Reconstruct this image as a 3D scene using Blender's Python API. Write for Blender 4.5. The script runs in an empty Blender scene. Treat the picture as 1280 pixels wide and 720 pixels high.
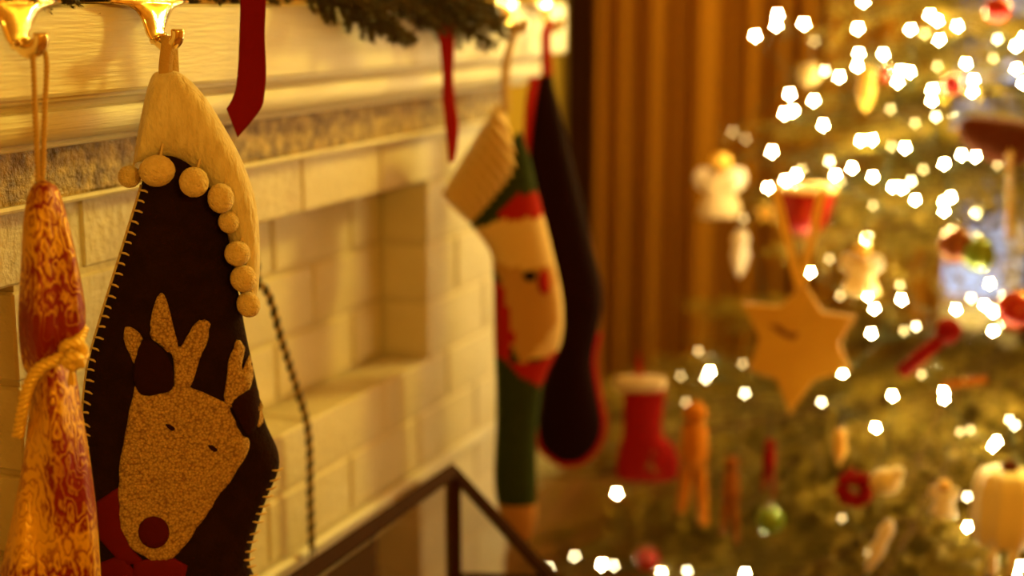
import bpy, bmesh, math, random
from mathutils import Vector, Matrix, geometry
from mathutils.bvhtree import BVHTree
random.seed(7)
S = bpy.context.scene
COL = S.collection
# ------------------------------------------------------------------ camera
FPX, HOR, VPX = 1800.0, 5.0, 1400.0            # focal length in pixels (1280 wide), horizon row, vanishing point of the mantel
PITCH = math.atan((360 - HOR) / FPX)
YAW = math.atan((VPX - 640) * math.cos(PITCH) / FPX)
CAM = Vector((0.0, -0.9, 1.353))
CF = Vector((math.cos(PITCH) * math.cos(YAW), math.cos(PITCH) * math.sin(YAW), -math.sin(PITCH)))
CR = Vector((math.sin(YAW), -math.cos(YAW), 0))
CU = CR.cross(CF)
cd = bpy.data.cameras.new('camera'); cam = bpy.data.objects.new('camera', cd); COL.objects.link(cam)
cam.location = CAM
cam.rotation_euler = CF.to_track_quat('-Z', 'Y').to_euler()
cd.sensor_width = 36; cd.lens = 36 * FPX / 1280
cd.clip_start = 0.05
cd.dof.use_dof = True; cd.dof.focus_distance = 1.25
cd.dof.aperture_fstop = 1.95; cd.dof.aperture_blades = 5; cd.dof.aperture_rotation = math.radians(18)
S.camera = cam
# ------------------------------------------------------------------ sky, lamps, exposure
W = bpy.data.worlds.new('world'); S.world = W; W.use_nodes = True
bg = W.node_tree.nodes['Background']
bg.inputs[0].default_value = (0.52, 0.66, 1.0, 1); bg.inputs[1].default_value = 1.3
def lamp(name, loc, col, power, rad):
    l = bpy.data.lights.new(name, 'POINT'); l.color = col; l.energy = power; l.shadow_soft_size = rad
    o = bpy.data.objects.new(name, l); COL.objects.link(o); o.location = loc
    return o
lamp('ceiling_lamp', (3.2, -1.32, 2.08), (1.0, 0.76, 0.11), 128, 0.12)
lamp('table_lamp', (-0.55, -1.75, 1.75), (1.0, 0.60, 0.06), 50, 0.16)
S.view_settings.view_transform = 'Standard'; S.view_settings.look = 'None'
S.view_settings.exposure = 0.0; S.view_settings.gamma = 1.0
S.cycles.sample_clamp_indirect = 3.0
S.cycles.max_bounces = 7; S.cycles.transparent_max_bounces = 12
S.cycles.use_denoising = True

# ------------------------------------------------------------------ helpers
def ray(u, v): return CF + CR * ((u - 640) / FPX) + CU * ((360 - v) / FPX)
def at(u, v, d): return CAM + ray(u, v) * d
def on_y(u, v, y):
    r = ray(u, v); return CAM + r * ((y - CAM.y) / r.y)
class Plane:                                    # an upright plane at a real place; turns photo measurements into metres on it
    def __init__(s, origin, ang):
        s.o = Vector(origin); s.a = ang
        s.x = Vector((math.cos(ang), math.sin(ang), 0)); s.n = Vector((-math.sin(ang), math.cos(ang), 0))
    def __call__(s, u, v):
        r = ray(u, v); t = (s.o - CAM).dot(s.n) / r.dot(s.n); p = CAM + r * t - s.o
        return (p.dot(s.x), p.z)
def facing(u, v, d, turn=0):                    # plane through a point, turned so many degrees away from facing the room
    p = at(u, v, d); r = ray(u, v)
    return Plane(p, math.atan2(r.y, r.x) - math.pi / 2 + math.radians(turn))

def mat(name, col, rough=0.6, metal=0.0, var=None, scale=20, detail=4, bump=0.0, bscale=60, stretch=None, voro=False, emit=None, sheen=0, coat=0, trans=0):
    m = bpy.data.materials.new(name); m.use_nodes = True
    nt = m.node_tree; b = nt.nodes['Principled BSDF']
    b.inputs['Base Color'].default_value = (*col, 1); b.inputs['Roughness'].default_value = rough; b.inputs['Metallic'].default_value = metal
    if rough >= .7: b.inputs['Specular IOR Level'].default_value = .12
    if sheen: b.inputs['Sheen Weight'].default_value = sheen
    if coat: b.inputs['Coat Weight'].default_value = coat
    if trans: b.inputs['Transmission Weight'].default_value = trans
    if var or bump:
        tc = nt.nodes.new('ShaderNodeTexCoord'); mp = nt.nodes.new('ShaderNodeMapping')
        nt.links.new(tc.outputs['Object'], mp.inputs[0])
        if stretch: mp.inputs['Scale'].default_value = stretch
    if var:
        n = nt.nodes.new('ShaderNodeTexVoronoi' if voro else 'ShaderNodeTexNoise'); n.inputs['Scale'].default_value = scale; n.inputs['Detail'].default_value = 0 if voro else detail
        nt.links.new(mp.outputs[0], n.inputs['Vector'])
        r = nt.nodes.new('ShaderNodeValToRGB'); r.color_ramp.elements[0].position = 0.35; r.color_ramp.elements[1].position = 0.65
        r.color_ramp.elements[0].color = (*col, 1); r.color_ramp.elements[1].color = (*var, 1)
        nt.links.new(n.outputs[0], r.inputs[0]); nt.links.new(r.outputs[0], b.inputs['Base Color'])
        if voro: r.color_ramp.elements[0].position = .25; r.color_ramp.elements[1].position = .85
    if bump:
        n2 = nt.nodes.new('ShaderNodeTexNoise'); n2.inputs['Scale'].default_value = bscale; n2.inputs['Detail'].default_value = 5
        nt.links.new(mp.outputs[0], n2.inputs['Vector'])
        bp = nt.nodes.new('ShaderNodeBump'); bp.inputs['Strength'].default_value = bump; bp.inputs['Distance'].default_value = 0.004
        nt.links.new(n2.outputs['Fac'], bp.inputs['Height']); nt.links.new(bp.outputs[0], b.inputs['Normal'])
    if emit:
        b.inputs['Emission Color'].default_value = (*emit[:3], 1); b.inputs['Emission Strength'].default_value = emit[3]
    return m

def link(name, bm, m, parent=None, smooth=False, loc=None):
    me = bpy.data.meshes.new(name)
    bmesh.ops.recalc_face_normals(bm, faces=bm.faces)
    bm.to_mesh(me); bm.free()
    for k in (m if isinstance(m, (list, tuple)) else [m]): me.materials.append(k)
    if smooth: me.polygons.foreach_set('use_smooth', [True] * len(me.polygons))
    o = bpy.data.objects.new(name, me); COL.objects.link(o)
    if parent: o.parent = parent
    if loc is not None: o.location = loc
    return o
def inst(src, parent=None, name=None):
    o = src.copy(); COL.objects.link(o); o.parent = parent
    if name: o.name = name
    return o
def empty(name, label, cat, loc=(0, 0, 0), rz=0, group=None):
    o = bpy.data.objects.new(name, None); COL.objects.link(o); o.location = loc; o.rotation_euler = (0, 0, rz)
    o.empty_display_size = 0.03
    tag(o, label, cat, group); return o
def tag(o, label, cat, group=None):
    o['label'] = label; o['category'] = cat
    if group: o['group'] = group
    return o
def structure(o): o['kind'] = 'structure'; return o

def add_box(bm, x0, x1, y0, y1, z0, z1, bev=0):
    vs = [bm.verts.new((x, y, z)) for x in (x0, x1) for y in (y0, y1) for z in (z0, z1)]
    fs = [bm.faces.new([vs[i] for i in q]) for q in ((0, 1, 3, 2), (4, 6, 7, 5), (0, 4, 5, 1), (2, 3, 7, 6), (0, 2, 6, 4), (1, 5, 7, 3))]
    if bev:
        es = {e for f in fs for e in f.edges}
        bmesh.ops.bevel(bm, geom=list(es), offset=bev, segments=1, affect='EDGES')
def box(x0, x1, y0, y1, z0, z1, bev=0):
    bm = bmesh.new(); add_box(bm, x0, x1, y0, y1, z0, z1, bev); return bm
def frame_axes(t, up=Vector((0, 0, 1))):
    t = t.normalized()
    if abs(t.dot(up)) > 0.95: up = Vector((1, 0, 0))
    a = t.cross(up).normalized(); return a, t.cross(a).normalized()
def add_tube(bm, pts, rad, seg=8, flat=1.0, cap=True):
    pts = [Vector(p) for p in pts]; n = len(pts)
    if not isinstance(rad, (list, tuple)): rad = [rad] * n
    rings = []; a = None
    for i, p in enumerate(pts):
        t = (pts[min(i + 1, n - 1)] - pts[max(i - 1, 0)]).normalized()
        if a is None: a, b = frame_axes(t)
        else:
            a = (a - t * a.dot(t)).normalized(); b = t.cross(a).normalized()
        rings.append([bm.verts.new(p + (a * math.cos(2 * math.pi * k / seg) + b * math.sin(2 * math.pi * k / seg) * flat) * rad[i]) for k in range(seg)])
    for r0, r1 in zip(rings, rings[1:]):
        for k in range(seg): bm.faces.new((r0[k], r0[(k + 1) % seg], r1[(k + 1) % seg], r1[k]))
    if cap: bm.faces.new(rings[0][::-1]); bm.faces.new(rings[-1])
def tube(pts, rad, seg=8, flat=1.0):
    bm = bmesh.new(); add_tube(bm, pts, rad, seg, flat); return bm
def spline(pts, k=6):
    pts = [Vector(p) for p in pts]; out = []
    for i in range(len(pts) - 1):
        p0, p1, p2, p3 = pts[max(i - 1, 0)], pts[i], pts[i + 1], pts[min(i + 2, len(pts) - 1)]
        for j in range(k):
            t = j / k
            out.append(0.5 * ((2 * p1) + (p2 - p0) * t + (2 * p0 - 5 * p1 + 4 * p2 - p3) * t * t + (3 * p1 - p0 - 3 * p2 + p3) * t ** 3))
    out.append(pts[-1]); return out
def add_lathe(bm, prof, seg=20, loc=(0, 0, 0), sx=1, sy=1):
    loc = Vector(loc); rings = []
    for r, z in prof:
        rings.append([bm.verts.new(loc + Vector((r * sx * math.cos(2 * math.pi * k / seg), r * sy * math.sin(2 * math.pi * k / seg), z))) for k in range(seg)])
    for r0, r1 in zip(rings, rings[1:]):
        for k in range(seg): bm.faces.new((r0[k], r0[(k + 1) % seg], r1[(k + 1) % seg], r1[k]))
    bm.faces.new(rings[0][::-1]); bm.faces.new(rings[-1])
def lathe(prof, seg=20, loc=(0, 0, 0), sx=1, sy=1):
    bm = bmesh.new(); add_lathe(bm, prof, seg, loc, sx, sy); return bm
def ball_prof(r, z=0, n=10, e=0.02):
    return [(max(r * math.sin(math.pi * (i + e) / (n + 2 * e)), 0.0002), z - r * math.cos(math.pi * (i + e) / (n + 2 * e))) for i in range(n + 1)]
def add_twist(bm, pts, r_off, r_strand, pitch, strands=(0,), n=3, seg=6):
    # strands of a twisted cord laid round a path
    P = spline(pts, 8); L = [0]
    for p, q in zip(P, P[1:]): L.append(L[-1] + (q - p).length)
    N = max(8, int(L[-1] / pitch * 8)); a = None; C = []
    for i in range(N + 1):
        s = L[-1] * i / N; k = max(0, min(len(L) - 2, next((j for j in range(len(L) - 1) if L[j + 1] >= s), len(L) - 2)))
        t = (s - L[k]) / max(1e-9, L[k + 1] - L[k]); C.append((P[k].lerp(P[k + 1], t), (P[k + 1] - P[k]).normalized(), s))
    for st in strands:
        a = None; pts2 = []
        for p, t, s in C:
            if a is None: a, b = frame_axes(t)
            else: a = (a - t * a.dot(t)).normalized(); b = t.cross(a)
            an = 2 * math.pi * (s / pitch + st / n); pts2.append(p + (a * math.cos(an) + b * math.sin(an)) * r_off)
        add_tube(bm, pts2, r_strand, seg)
def loft(pl, rows, k=6, seg=28, e=0.75, yoff=0.0, wrinkle=None):
    # a stuffed cloth shape: rows of (left pixel, right pixel, half thickness in m[, y of centre]) on the plane pl
    A = []
    for r in rows:
        l, q = pl(*r[0]), pl(*r[1]); A.append(((Vector((l[0], r[3] if len(r) > 3 else 0, l[1]))), Vector((q[0], r[3] if len(r) > 3 else 0, q[1])), r[2]))
    Ls = spline([a[0] for a in A], k); Rs = spline([a[1] for a in A], k)
    T = [x.x for x in spline([Vector((a[2], 0, 0)) for a in A], k)]
    bm = bmesh.new(); rings = []
    for i, (l, r, th) in enumerate(zip(Ls, Rs, T)):
        c, h = (l + r) / 2, (r - l) / 2; ring = []
        for j in range(seg):
            t = 2 * math.pi * j / seg; sn = math.sin(t)
            p = c + h * math.cos(t) + Vector((0, yoff + th * math.copysign(abs(sn) ** e, sn), 0))
            if wrinkle: p.y += wrinkle(p, i / len(T)) * math.copysign(min(1, abs(sn) * 2), sn)
            ring.append(bm.verts.new(p))
        rings.append(ring)
    for r0, r1 in zip(rings, rings[1:]):
        for j in range(seg): bm.faces.new((r0[j], r0[(j + 1) % seg], r1[(j + 1) % seg], r1[j]))
    bm.faces.new(rings[0][::-1]); bm.faces.new(rings[-1])
    return bm, Ls, Rs
def bvh_of(o):
    return BVHTree.FromPolygons([v.co.copy() for v in o.data.vertices], [list(p.vertices) for p in o.data.polygons])
def applique(pl, pts, tree, lift=0.001, thick=0.003, step=0.004, rough=0.0, k=3, ydef=0.0):
    # a cloth patch: closed outline in pixels, cut out and laid on the front of the cloth under it
    out = [Vector((*pl(*p), 0)).to_2d() for p in pts]
    if k > 1:
        c = [Vector((p.x, p.y, 0)) for p in out]; n = len(c); sm = []
        for i in range(n):
            p0, p1, p2, p3 = c[i - 1], c[i], c[(i + 1) % n], c[(i + 2) % n]
            for j in range(k):
                t = j / k; q = 0.5 * ((2 * p1) + (p2 - p0) * t + (2 * p0 - 5 * p1 + 4 * p2 - p3) * t * t + (3 * p1 - p0 - 3 * p2 + p3) * t ** 3)
                sm.append(Vector((q.x, q.y)))
        out = sm
    n = len(out)
    if rough: out = [p + Vector((random.uniform(-rough, rough), random.uniform(-rough, rough))) for p in out]
    x0, x1 = min(p.x for p in out), max(p.x for p in out); y0, y1 = min(p.y for p in out), max(p.y for p in out)
    pts2 = list(out); x = x0
    def inside(p):
        c = False
        for i in range(n):
            a, b = out[i], out[i - 1]
            if (a.y > p.y) != (b.y > p.y) and p.x < (b.x - a.x) * (p.y - a.y) / (b.y - a.y) + a.x: c = not c
        return c
    def near(p): return min((p - q).length for q in out)
    while x < x1:
        y = y0
        while y < y1:
            p = Vector((x + random.uniform(-.2, .2) * step, y + random.uniform(-.2, .2) * step))
            if inside(p) and near(p) > step * 0.45: pts2.append(p)
            y += step
        x += step
    vs, es, fs, *_ = geometry.delaunay_2d_cdt(pts2, [], [list(range(n))], 1, 1e-6)
    bm = bmesh.new(); rim = set(range(n)); F = []; B = []
    last = ydef
    for i, v in enumerate(vs):
        h = tree.ray_cast(Vector((v.x, -1, v.y)), Vector((0, 1, 0))) if tree else (None,)
        if h[0] is None and tree:
            q = tree.find_nearest(Vector((v.x, -0.02, v.y))); y = q[0].y
        else: y = h[0].y if h[0] is not None else ydef
        d = near(v); puff = thick * min(1.0, 0.35 + d / (2.5 * step)) + (random.uniform(-1, 1) * rough * 1.2)
        F.append(bm.verts.new((v.x, y - lift - puff, v.y))); B.append(bm.verts.new((v.x, y - lift * 0.3, v.y)))
    cnt = {}
    for f in fs:
        bm.faces.new([F[i] for i in f]); bm.faces.new([B[i] for i in f][::-1])
        for a, b in zip(f, f[1:] + f[:1]): cnt[(a, b)] = 1
    for a, b in cnt:
        if (b, a) not in cnt: bm.faces.new((F[b], F[a], B[a], B[b]))
    return bm

# ------------------------------------------------------------------ materials
M = {}
M['paint'] = mat('white_painted_wood', (.80, .76, .66), .42, var=(.74, .70, .60), scale=5, stretch=(1, 6, 14), bump=.35, bscale=26)
M['brick'] = mat('white_painted_brick', (.70, .62, .46), .5, var=(.62, .54, .38), scale=9, bump=.8, bscale=70)
M['mortar'] = mat('painted_mortar', (.62, .54, .40), .7, bump=.6, bscale=120)
M['stone'] = mat('rough_stone', (.15, .08, .012), .30, var=(.60, .42, .13), scale=75, detail=8, bump=1.0, bscale=210)
M['stonebead'] = mat('stone_edge', (.72, .64, .50), .5, bump=.4, bscale=90)
M['soot'] = mat('sooty_brick', (.035, .012, .006), .95, bump=.5, bscale=40)
M['wall'] = mat('ochre_wall_paint', (.46, .30, .05), .8, var=(.43, .28, .045), scale=3)
M['wallwarm'] = mat('warm_wall_paint', (.52, .28, .07), .8, bump=.1, bscale=80)
M['ceiling'] = mat('ceiling_paint', (.62, .42, .16), .9, bump=.1, bscale=60)
M['floor'] = mat('oak_floor', (.28, .13, .05), .35, var=(.20, .085, .03), scale=4, stretch=(1, 12, 1), bump=.2, bscale=30)
M['slate'] = mat('hearth_tile', (.16, .12, .09), .5, var=(.22, .17, .13), scale=8, bump=.3, bscale=40)
M['curtain'] = mat('amber_curtain_cloth', (.25, .098, .006), .85, var=(.215, .082, .005), scale=3, stretch=(1, 1, .1), bump=.15, bscale=300)
M['darkwood'] = mat('dark_wood', (.03, .009, .003), .8, var=(.045, .014, .004), scale=6, stretch=(8, 8, 1), bump=.2)
M['winpaint'] = mat('window_paint', (.72, .66, .54), .45, bump=.1)
M['brass'] = mat('polished_brass', (.92, .74, .40), .12, 1.0, bump=.12, bscale=60)
M['steel'] = mat('old_bronze_screen_bars', (.030, .009, .003), .9, 0, bump=.2, bscale=80)
M['navy'] = mat('dark_navy_felt', (.014, .004, .003), .95, var=(.020, .006, .004), scale=60, bump=.5, bscale=300)
M['fleece'] = mat('cream_fleece', (.78, .66, .44), .95, var=(.66, .53, .31), scale=90, stretch=(1.4, 1, .5), bump=.9, bscale=170, sheen=.35)
M['pom'] = mat('cream_pompom_wool', (.78, .60, .32), .95, var=(.66, .48, .22), scale=160, bump=.8, bscale=420, sheen=.3)
M['boucle'] = mat('tan_boucle_cloth', (.62, .40, .16), .95, var=(.27, .14, .04), scale=430, voro=True, bump=1.0, bscale=430)
M['ear'] = mat('dark_brown_felt', (.020, .004, .003), .95, bump=.4, bscale=300)
M['nose'] = mat('dark_red_felt', (.075, .004, .003), .9, bump=.4, bscale=300)
M['bow'] = mat('red_satin', (.12, .003, .0015), .7, bump=.1, bscale=200)
M['thread'] = mat('cream_thread', (.66, .50, .28), .8, bump=.4, bscale=500)
M['strap'] = mat('tan_cotton_tape', (.52, .33, .12), .8, bump=.3, bscale=400)
M['ribbon'] = mat('deep_red_velvet_ribbon', (.17, .0015, .001), .8, bump=.2, bscale=400)
M['goldcord'] = mat('gold_silk_cord', (.86, .58, .10), .32, .25, bump=.3, bscale=400)
M['tancord'] = mat('tan_cord', (.55, .34, .11), .7, bump=.3, bscale=400)
M['dark'] = mat('black_cord', (.022, .010, .005), .6)
M['knitcream'] = mat('cream_rib_knit', (.66, .46, .20), .95, bump=.6, bscale=200, sheen=.2)
M['knitgreen'] = mat('dark_green_knit', (.020, .030, .006), .95, var=(.03, .045, .008), scale=150, bump=.6, bscale=250)
M['knitred'] = mat('red_knit', (.34, .012, .005), .95, bump=.6, bscale=250)
M['knitface'] = mat('tan_knit', (.46, .25, .075), .95, bump=.6, bscale=250)
M['knitblack'] = mat('black_knit', (.012, .008, .005), .95, bump=.6, bscale=250)
M['knittoe'] = mat('brown_knit_toe', (.42, .20, .06), .95, bump=.6, bscale=250)
M['velvet'] = mat('dark_maroon_velvet', (.010, .0008, .0005), .95, bump=.2, bscale=200)
M['trimred'] = mat('red_trim', (.36, .008, .004), .7, bump=.2, bscale=300)
M['needle'] = mat('fir_needles', (.16, .118, .008), .6, var=(.42, .31, .028), scale=14, detail=2)
def shade_by_piece(m):                            # branches differ a little in colour from one another
    nt = m.node_tree; b = nt.nodes['Principled BSDF']; old = b.inputs['Base Color'].links[0].from_socket
    oi = nt.nodes.new('ShaderNodeObjectInfo'); mr = nt.nodes.new('ShaderNodeMapRange'); mr.inputs['To Min'].default_value = .22; mr.inputs['To Max'].default_value = 1.35
    nt.links.new(oi.outputs['Random'], mr.inputs['Value'])
    hs = nt.nodes.new('ShaderNodeHueSaturation'); nt.links.new(mr.outputs[0], hs.inputs['Value']); nt.links.new(old, hs.inputs['Color']); nt.links.new(hs.outputs[0], b.inputs['Base Color'])
shade_by_piece(M['needle'])
M['garneedle'] = mat('dark_cedar_needles', (.040, .034, .008), .6, var=(.085, .060, .016), scale=30, detail=2)
M['bark'] = mat('fir_bark', (.075, .035, .014), .9, bump=.5, bscale=80)
M['wire'] = mat('green_light_wire', (.02, .035, .01), .5)
M['bulb_hi'] = mat('lit_bulb', (1, .9, .7), .3, emit=(1, .74, .27, 600))
M['bulb_mantel'] = mat('mantel_lamp', (1, .9, .7), .3, emit=(1, .78, .27, 1000))
M['bulb_mid'] = mat('lit_bulb_soft', (1, .9, .7), .3, emit=(1, .78, .40, 22))
M['bulb_lo'] = mat('lit_bulb_faint', (1, .9, .7), .3, emit=(1, .70, .26, 3.6))
M['gold'] = mat('gold_ornament_paint', (.60, .33, .02), .5, var=(.55, .29, .016), scale=20, bump=.15)
M['goldribbon'] = mat('gold_ribbon', (.85, .52, .08), .45, .1)
M['marker'] = mat('brown_ink', (.18, .07, .015), .7)
M['redfelt'] = mat('red_felt', (.25, .004, .002), .85, bump=.3, bscale=300)
M['whitefelt'] = mat('white_felt', (.58, .44, .26), .9, bump=.4, bscale=200)
M['cream'] = mat('cream_ceramic', (.90, .76, .42), .45, coat=.1)
M['orange'] = mat('orange_painted_wood', (.50, .17, .006), .8, var=(.44, .14, .004), scale=30, stretch=(5, 5, 1))
M['terracream'] = mat('dull_cream_ball', (.55, .42, .20), .7)
M['terracotta'] = mat('orange_brown_wood', (.30, .10, .012), .8)
M['brown'] = mat('brown_wood', (.11, .024, .005), .75, var=(.10, .022, .006), scale=20)
M['redglass'] = mat('red_glass', (.42, .012, .008), .12, .35, coat=.5)
M['greenglass'] = mat('green_glass', (.16, .26, .02), .15, .3, coat=.5)
M['brownglass'] = mat('copper_glass', (.22, .055, .012), .2, .4, coat=.4)
M['amberbead'] = mat('amber_glass_bead', (.85, .56, .2), .08, 0, coat=.5, trans=.5)
M['pearl'] = mat('pearl_white', (.86, .76, .66), .3, coat=.4)
M['silver'] = mat('silver_cap', (.8, .7, .5), .2, 1.0)
M['plastic'] = mat('tree_stand', (.03, .06, .02), .5)
# paisley brocade: swirling gold on red
def paisley():
    m = bpy.data.materials.new('red_gold_paisley_satin'); m.use_nodes = True; nt = m.node_tree; b = nt.nodes['Principled BSDF']
    tc = nt.nodes.new('ShaderNodeTexCoord'); n = nt.nodes.new('ShaderNodeTexNoise'); n.inputs['Scale'].default_value = 46; n.inputs['Detail'].default_value = 3
    mp = nt.nodes.new('ShaderNodeMapping'); mp.inputs['Scale'].default_value = (1.2, 1.2, .6)
    nt.links.new(tc.outputs['Object'], mp.inputs[0]); nt.links.new(mp.outputs[0], n.inputs['Vector'])
    w = nt.nodes.new('ShaderNodeMath'); w.operation = 'MULTIPLY'; w.inputs[1].default_value = 9.0
    nt.links.new(n.outputs['Fac'], w.inputs[0])
    f = nt.nodes.new('ShaderNodeMath'); f.operation = 'PINGPONG'; f.inputs[1].default_value = 0.5
    nt.links.new(w.outputs[0], f.inputs[0])
    n3 = nt.nodes.new('ShaderNodeTexNoise'); n3.inputs['Scale'].default_value = 11; n3.inputs['Detail'].default_value = 1
    nt.links.new(tc.outputs['Object'], n3.inputs['Vector'])
    g2 = nt.nodes.new('ShaderNodeMath'); g2.operation = 'MULTIPLY_ADD'; g2.inputs[1].default_value = 2.2; g2.inputs[2].default_value = -.97
    nt.links.new(n3.outputs['Fac'], g2.inputs[0]); ad = nt.nodes.new('ShaderNodeMath'); ad.operation = 'ADD'
    nt.links.new(f.outputs[0], ad.inputs[0]); nt.links.new(g2.outputs[0], ad.inputs[1])
    r = nt.nodes.new('ShaderNodeValToRGB'); e = r.color_ramp.elements
    e[0].position = .08; e[0].color = (.22, .006, .001, 1); e[1].position = .5; e[1].color = (.74, .41, .02, 1)
    nt.links.new(ad.outputs[0], r.inputs[0]); nt.links.new(r.outputs[0], b.inputs['Base Color'])
    b.inputs['Roughness'].default_value = .40; b.inputs['Metallic'].default_value = .25
    bp = nt.nodes.new('ShaderNodeBump'); bp.inputs['Strength'].default_value = .4; bp.inputs['Distance'].default_value = .002
    nt.links.new(f.outputs[0], bp.inputs['Height']); nt.links.new(bp.outputs[0], b.inputs['Normal'])
    return m
M['paisley'] = paisley()
def see_through(name, col, fac, rough=.5, metal=0.0):
    m = bpy.data.materials.new(name); m.use_nodes = True; nt = m.node_tree; b = nt.nodes['Principled BSDF']; out = nt.nodes['Material Output']
    b.inputs['Base Color'].default_value = (*col, 1); b.inputs['Roughness'].default_value = rough; b.inputs['Metallic'].default_value = metal
    t = nt.nodes.new('ShaderNodeBsdfTransparent'); mx = nt.nodes.new('ShaderNodeMixShader'); mx.inputs[0].default_value = fac
    nt.links.new(t.outputs[0], mx.inputs[1]); nt.links.new(b.outputs[0], mx.inputs[2]); nt.links.new(mx.outputs[0], out.inputs[0])
    return m
M['mesh'] = see_through('fine_wire_mesh', (.12, .05, .010), .24, .8, 0)
M['pane'] = see_through('window_glass', (.8, .85, .9), .10, .02)

# ================================================================== THE ROOM
X0, X1, Y0, Y1, ZC = -1.3, 3.95, -3.3, .55, 2.5
structure(link('floor', box(X0, X1, Y0, Y1, -.1, 0), M['floor']))
structure(link('ceiling', box(X0, X1, Y0, Y1, ZC, ZC + .1), M['ceiling']))
structure(link('wall_left', box(X0, X1 + .15, Y1, Y1 + .12, 0, ZC), M['wall']))
structure(link('wall_right', box(X0, X1 + .15, Y0 - .12, Y0, 0, ZC), M['wallwarm']))
structure(link('wall_rear', box(X0 - .12, X0, Y0 - .12, Y1 + .12, 0, ZC), M['wallwarm']))
WY0, WY1, WZ0, WZ1 = -1.02, -.36, .56, 1.62      # window opening in the far wall
bm = bmesh.new()
add_box(bm, X1, X1 + .15, Y0, WY0, 0, ZC); add_box(bm, X1, X1 + .15, WY1, Y1, 0, ZC)
add_box(bm, X1, X1 + .15, WY0, WY1, 0, WZ0); add_box(bm, X1, X1 + .15, WY0, WY1, WZ1, ZC)
structure(link('wall_far', bm, M['wallwarm']))
win = structure(bpy.data.objects.new('window_1', None)); COL.objects.link(win); win.location = (X1, 0, 0)
bm = bmesh.new()
for y in (WY0 - .06, WY1): add_box(bm, -.02, .05, y, y + .06, WZ0 - .06, WZ1 + .06, .004)
for z in (WZ0 - .06, WZ1): add_box(bm, -.02, .05, WY0, WY1, z, z + .06, .004)
link('window_frame', bm, M['winpaint'], win)
link('window_sill', box(-.06, .06, WY0 - .1, WY1 + .1, WZ0 - .09, WZ0 - .06, .004), M['winpaint'], win)
ny, nz = 2, 3
for i in range(1, ny): y = WY0 + (WY1 - WY0) * i / ny; link('muntin', box(.03, .06, y - .012, y + .012, WZ0, WZ1), M['winpaint'], win)
for i in range(1, nz): z = WZ0 + (WZ1 - WZ0) * i / nz; link('muntin', box(.03, .06, WY0, WY1, z - .012, z + .012), M['winpaint'], win)
for i in range(ny):
    for j in range(nz):
        a = WY0 + (WY1 - WY0) * i / ny; b = WZ0 + (WZ1 - WZ0) * j / nz
        link('pane', box(.043, .047, a + .012, a + (WY1 - WY0) / ny - .012, b + .012, b + (WZ1 - WZ0) / nz - .012), M['pane'], win)
structure(link('baseboard_left', box(2.2, X1, Y1 - .02, Y1, 0, .14, .004), M['winpaint']))
structure(link('baseboard_far', box(X1 - .02, X1, Y0, Y1 - .02, 0, .14, .004), M['winpaint']))
structure(link('trim_1', box(X1 - .05, X1, .455, .55, .14, ZC, .006), M['darkwood']))

# chimney breast: painted brick front with two sunken panels and a firebox
BX0, BX1 = .05, 2.15
PANELS = [(.345, 1.0), (1.2, 1.855)]; PZ0, PZ1, PD = .843, 1.101, .075
OX0, OX1, OZ = .38, 1.82, .605
breast = structure(bpy.data.objects.new('wall_chimney', None)); COL.objects.link(breast)
bm = bmesh.new(); g, gy = .005, .003
add_box(bm, BX0 + g, BX1 - g, PD + g, Y1, .605, 1.352); add_box(bm, BX0 + g, BX1 - g, .14, Y1, 1.352, ZC)                         # mass behind the panels and above
add_box(bm, BX0 + g, OX0 - .01, PD + g, Y1, 0, .605); add_box(bm, OX1 + .01, BX1 - g, PD + g, Y1, 0, .605)
add_box(bm, BX0 + g, BX1 - g, gy, PD + g, PZ1 + g, 1.352)
add_box(bm, BX0 + g, BX1 - g, gy, PD + g, .684, PZ0 - g)
for a, b in ((BX0 + g, PANELS[0][0] - g), (PANELS[0][1] + g, PANELS[1][0] - g), (PANELS[1][1] + g, BX1 - g)): add_box(bm, a, b, gy, PD + g, PZ0 - g, PZ1 + g)
add_box(bm, BX0 + g, OX0 - g, gy, PD + g, 0, .684); add_box(bm, OX1 + g, BX1 - g, gy, PD + g, 0, .684)
link('mortar_bed', bm, M['mortar'], breast)
link('lintel', box(OX0 - .03, OX1 + .03, .030, PD, .600, .680, .004), M['brick'], breast)
bm = bmesh.new()
for y0, y1, a, b, z0, z1 in ((.43, .45, OX0 - .01, OX1 + .01, 0, .605), (PD, .45, OX0 - .01, OX0 + .01, 0, .605), (PD, .45, OX1 - .01, OX1 + .01, 0, .605), (PD, .45, OX0, OX1, .59, .605), (0, .45, OX0, OX1, 0, .03)):
    add_box(bm, a, b, y0, y1, z0, z1)
link('firebox_lining', bm, M['soot'], breast)
link('plaster', box(BX0 - .002, BX1 + .002, .125, .16, 1.354, ZC - .001), M['wallwarm'], breast)
BC = {}
def brick(x0, x1, z0, z1, y0, y1):
    k = (round(x1 - x0, 3), round(z1 - z0, 3), round(y1 - y0, 3))
    if k not in BC:
        bm = bmesh.new(); add_box(bm, -k[0] / 2, k[0] / 2, 0, k[2], -k[1] / 2, k[1] / 2, .0025)
        o = link('brick', bm, M['brick'], breast); BC[k] = o
    else: o = inst(BC[k], breast)
    o.location = ((x0 + x1) / 2 + random.uniform(-.0005, .0005), y0 + random.uniform(-.0007, .0007), (z0 + z1) / 2)
    o.rotation_euler = (random.uniform(-.004, .004), 0, random.uniform(-.004, .004))
def course(xa, xb, z0, z1, off, y0, y1, L=.205, j=.006):
    x = xa - off
    while x < xb - .01:
        a, b = max(x, xa), min(x + L - j, xb)
        if b - a > .025: brick(a, b, z0 + j / 2, z1 - j / 2, y0, y1)
        x += L
rows = [.684, .766, PZ0, .926, 1.012, PZ1, 1.176]
z = .684; low = []
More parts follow.
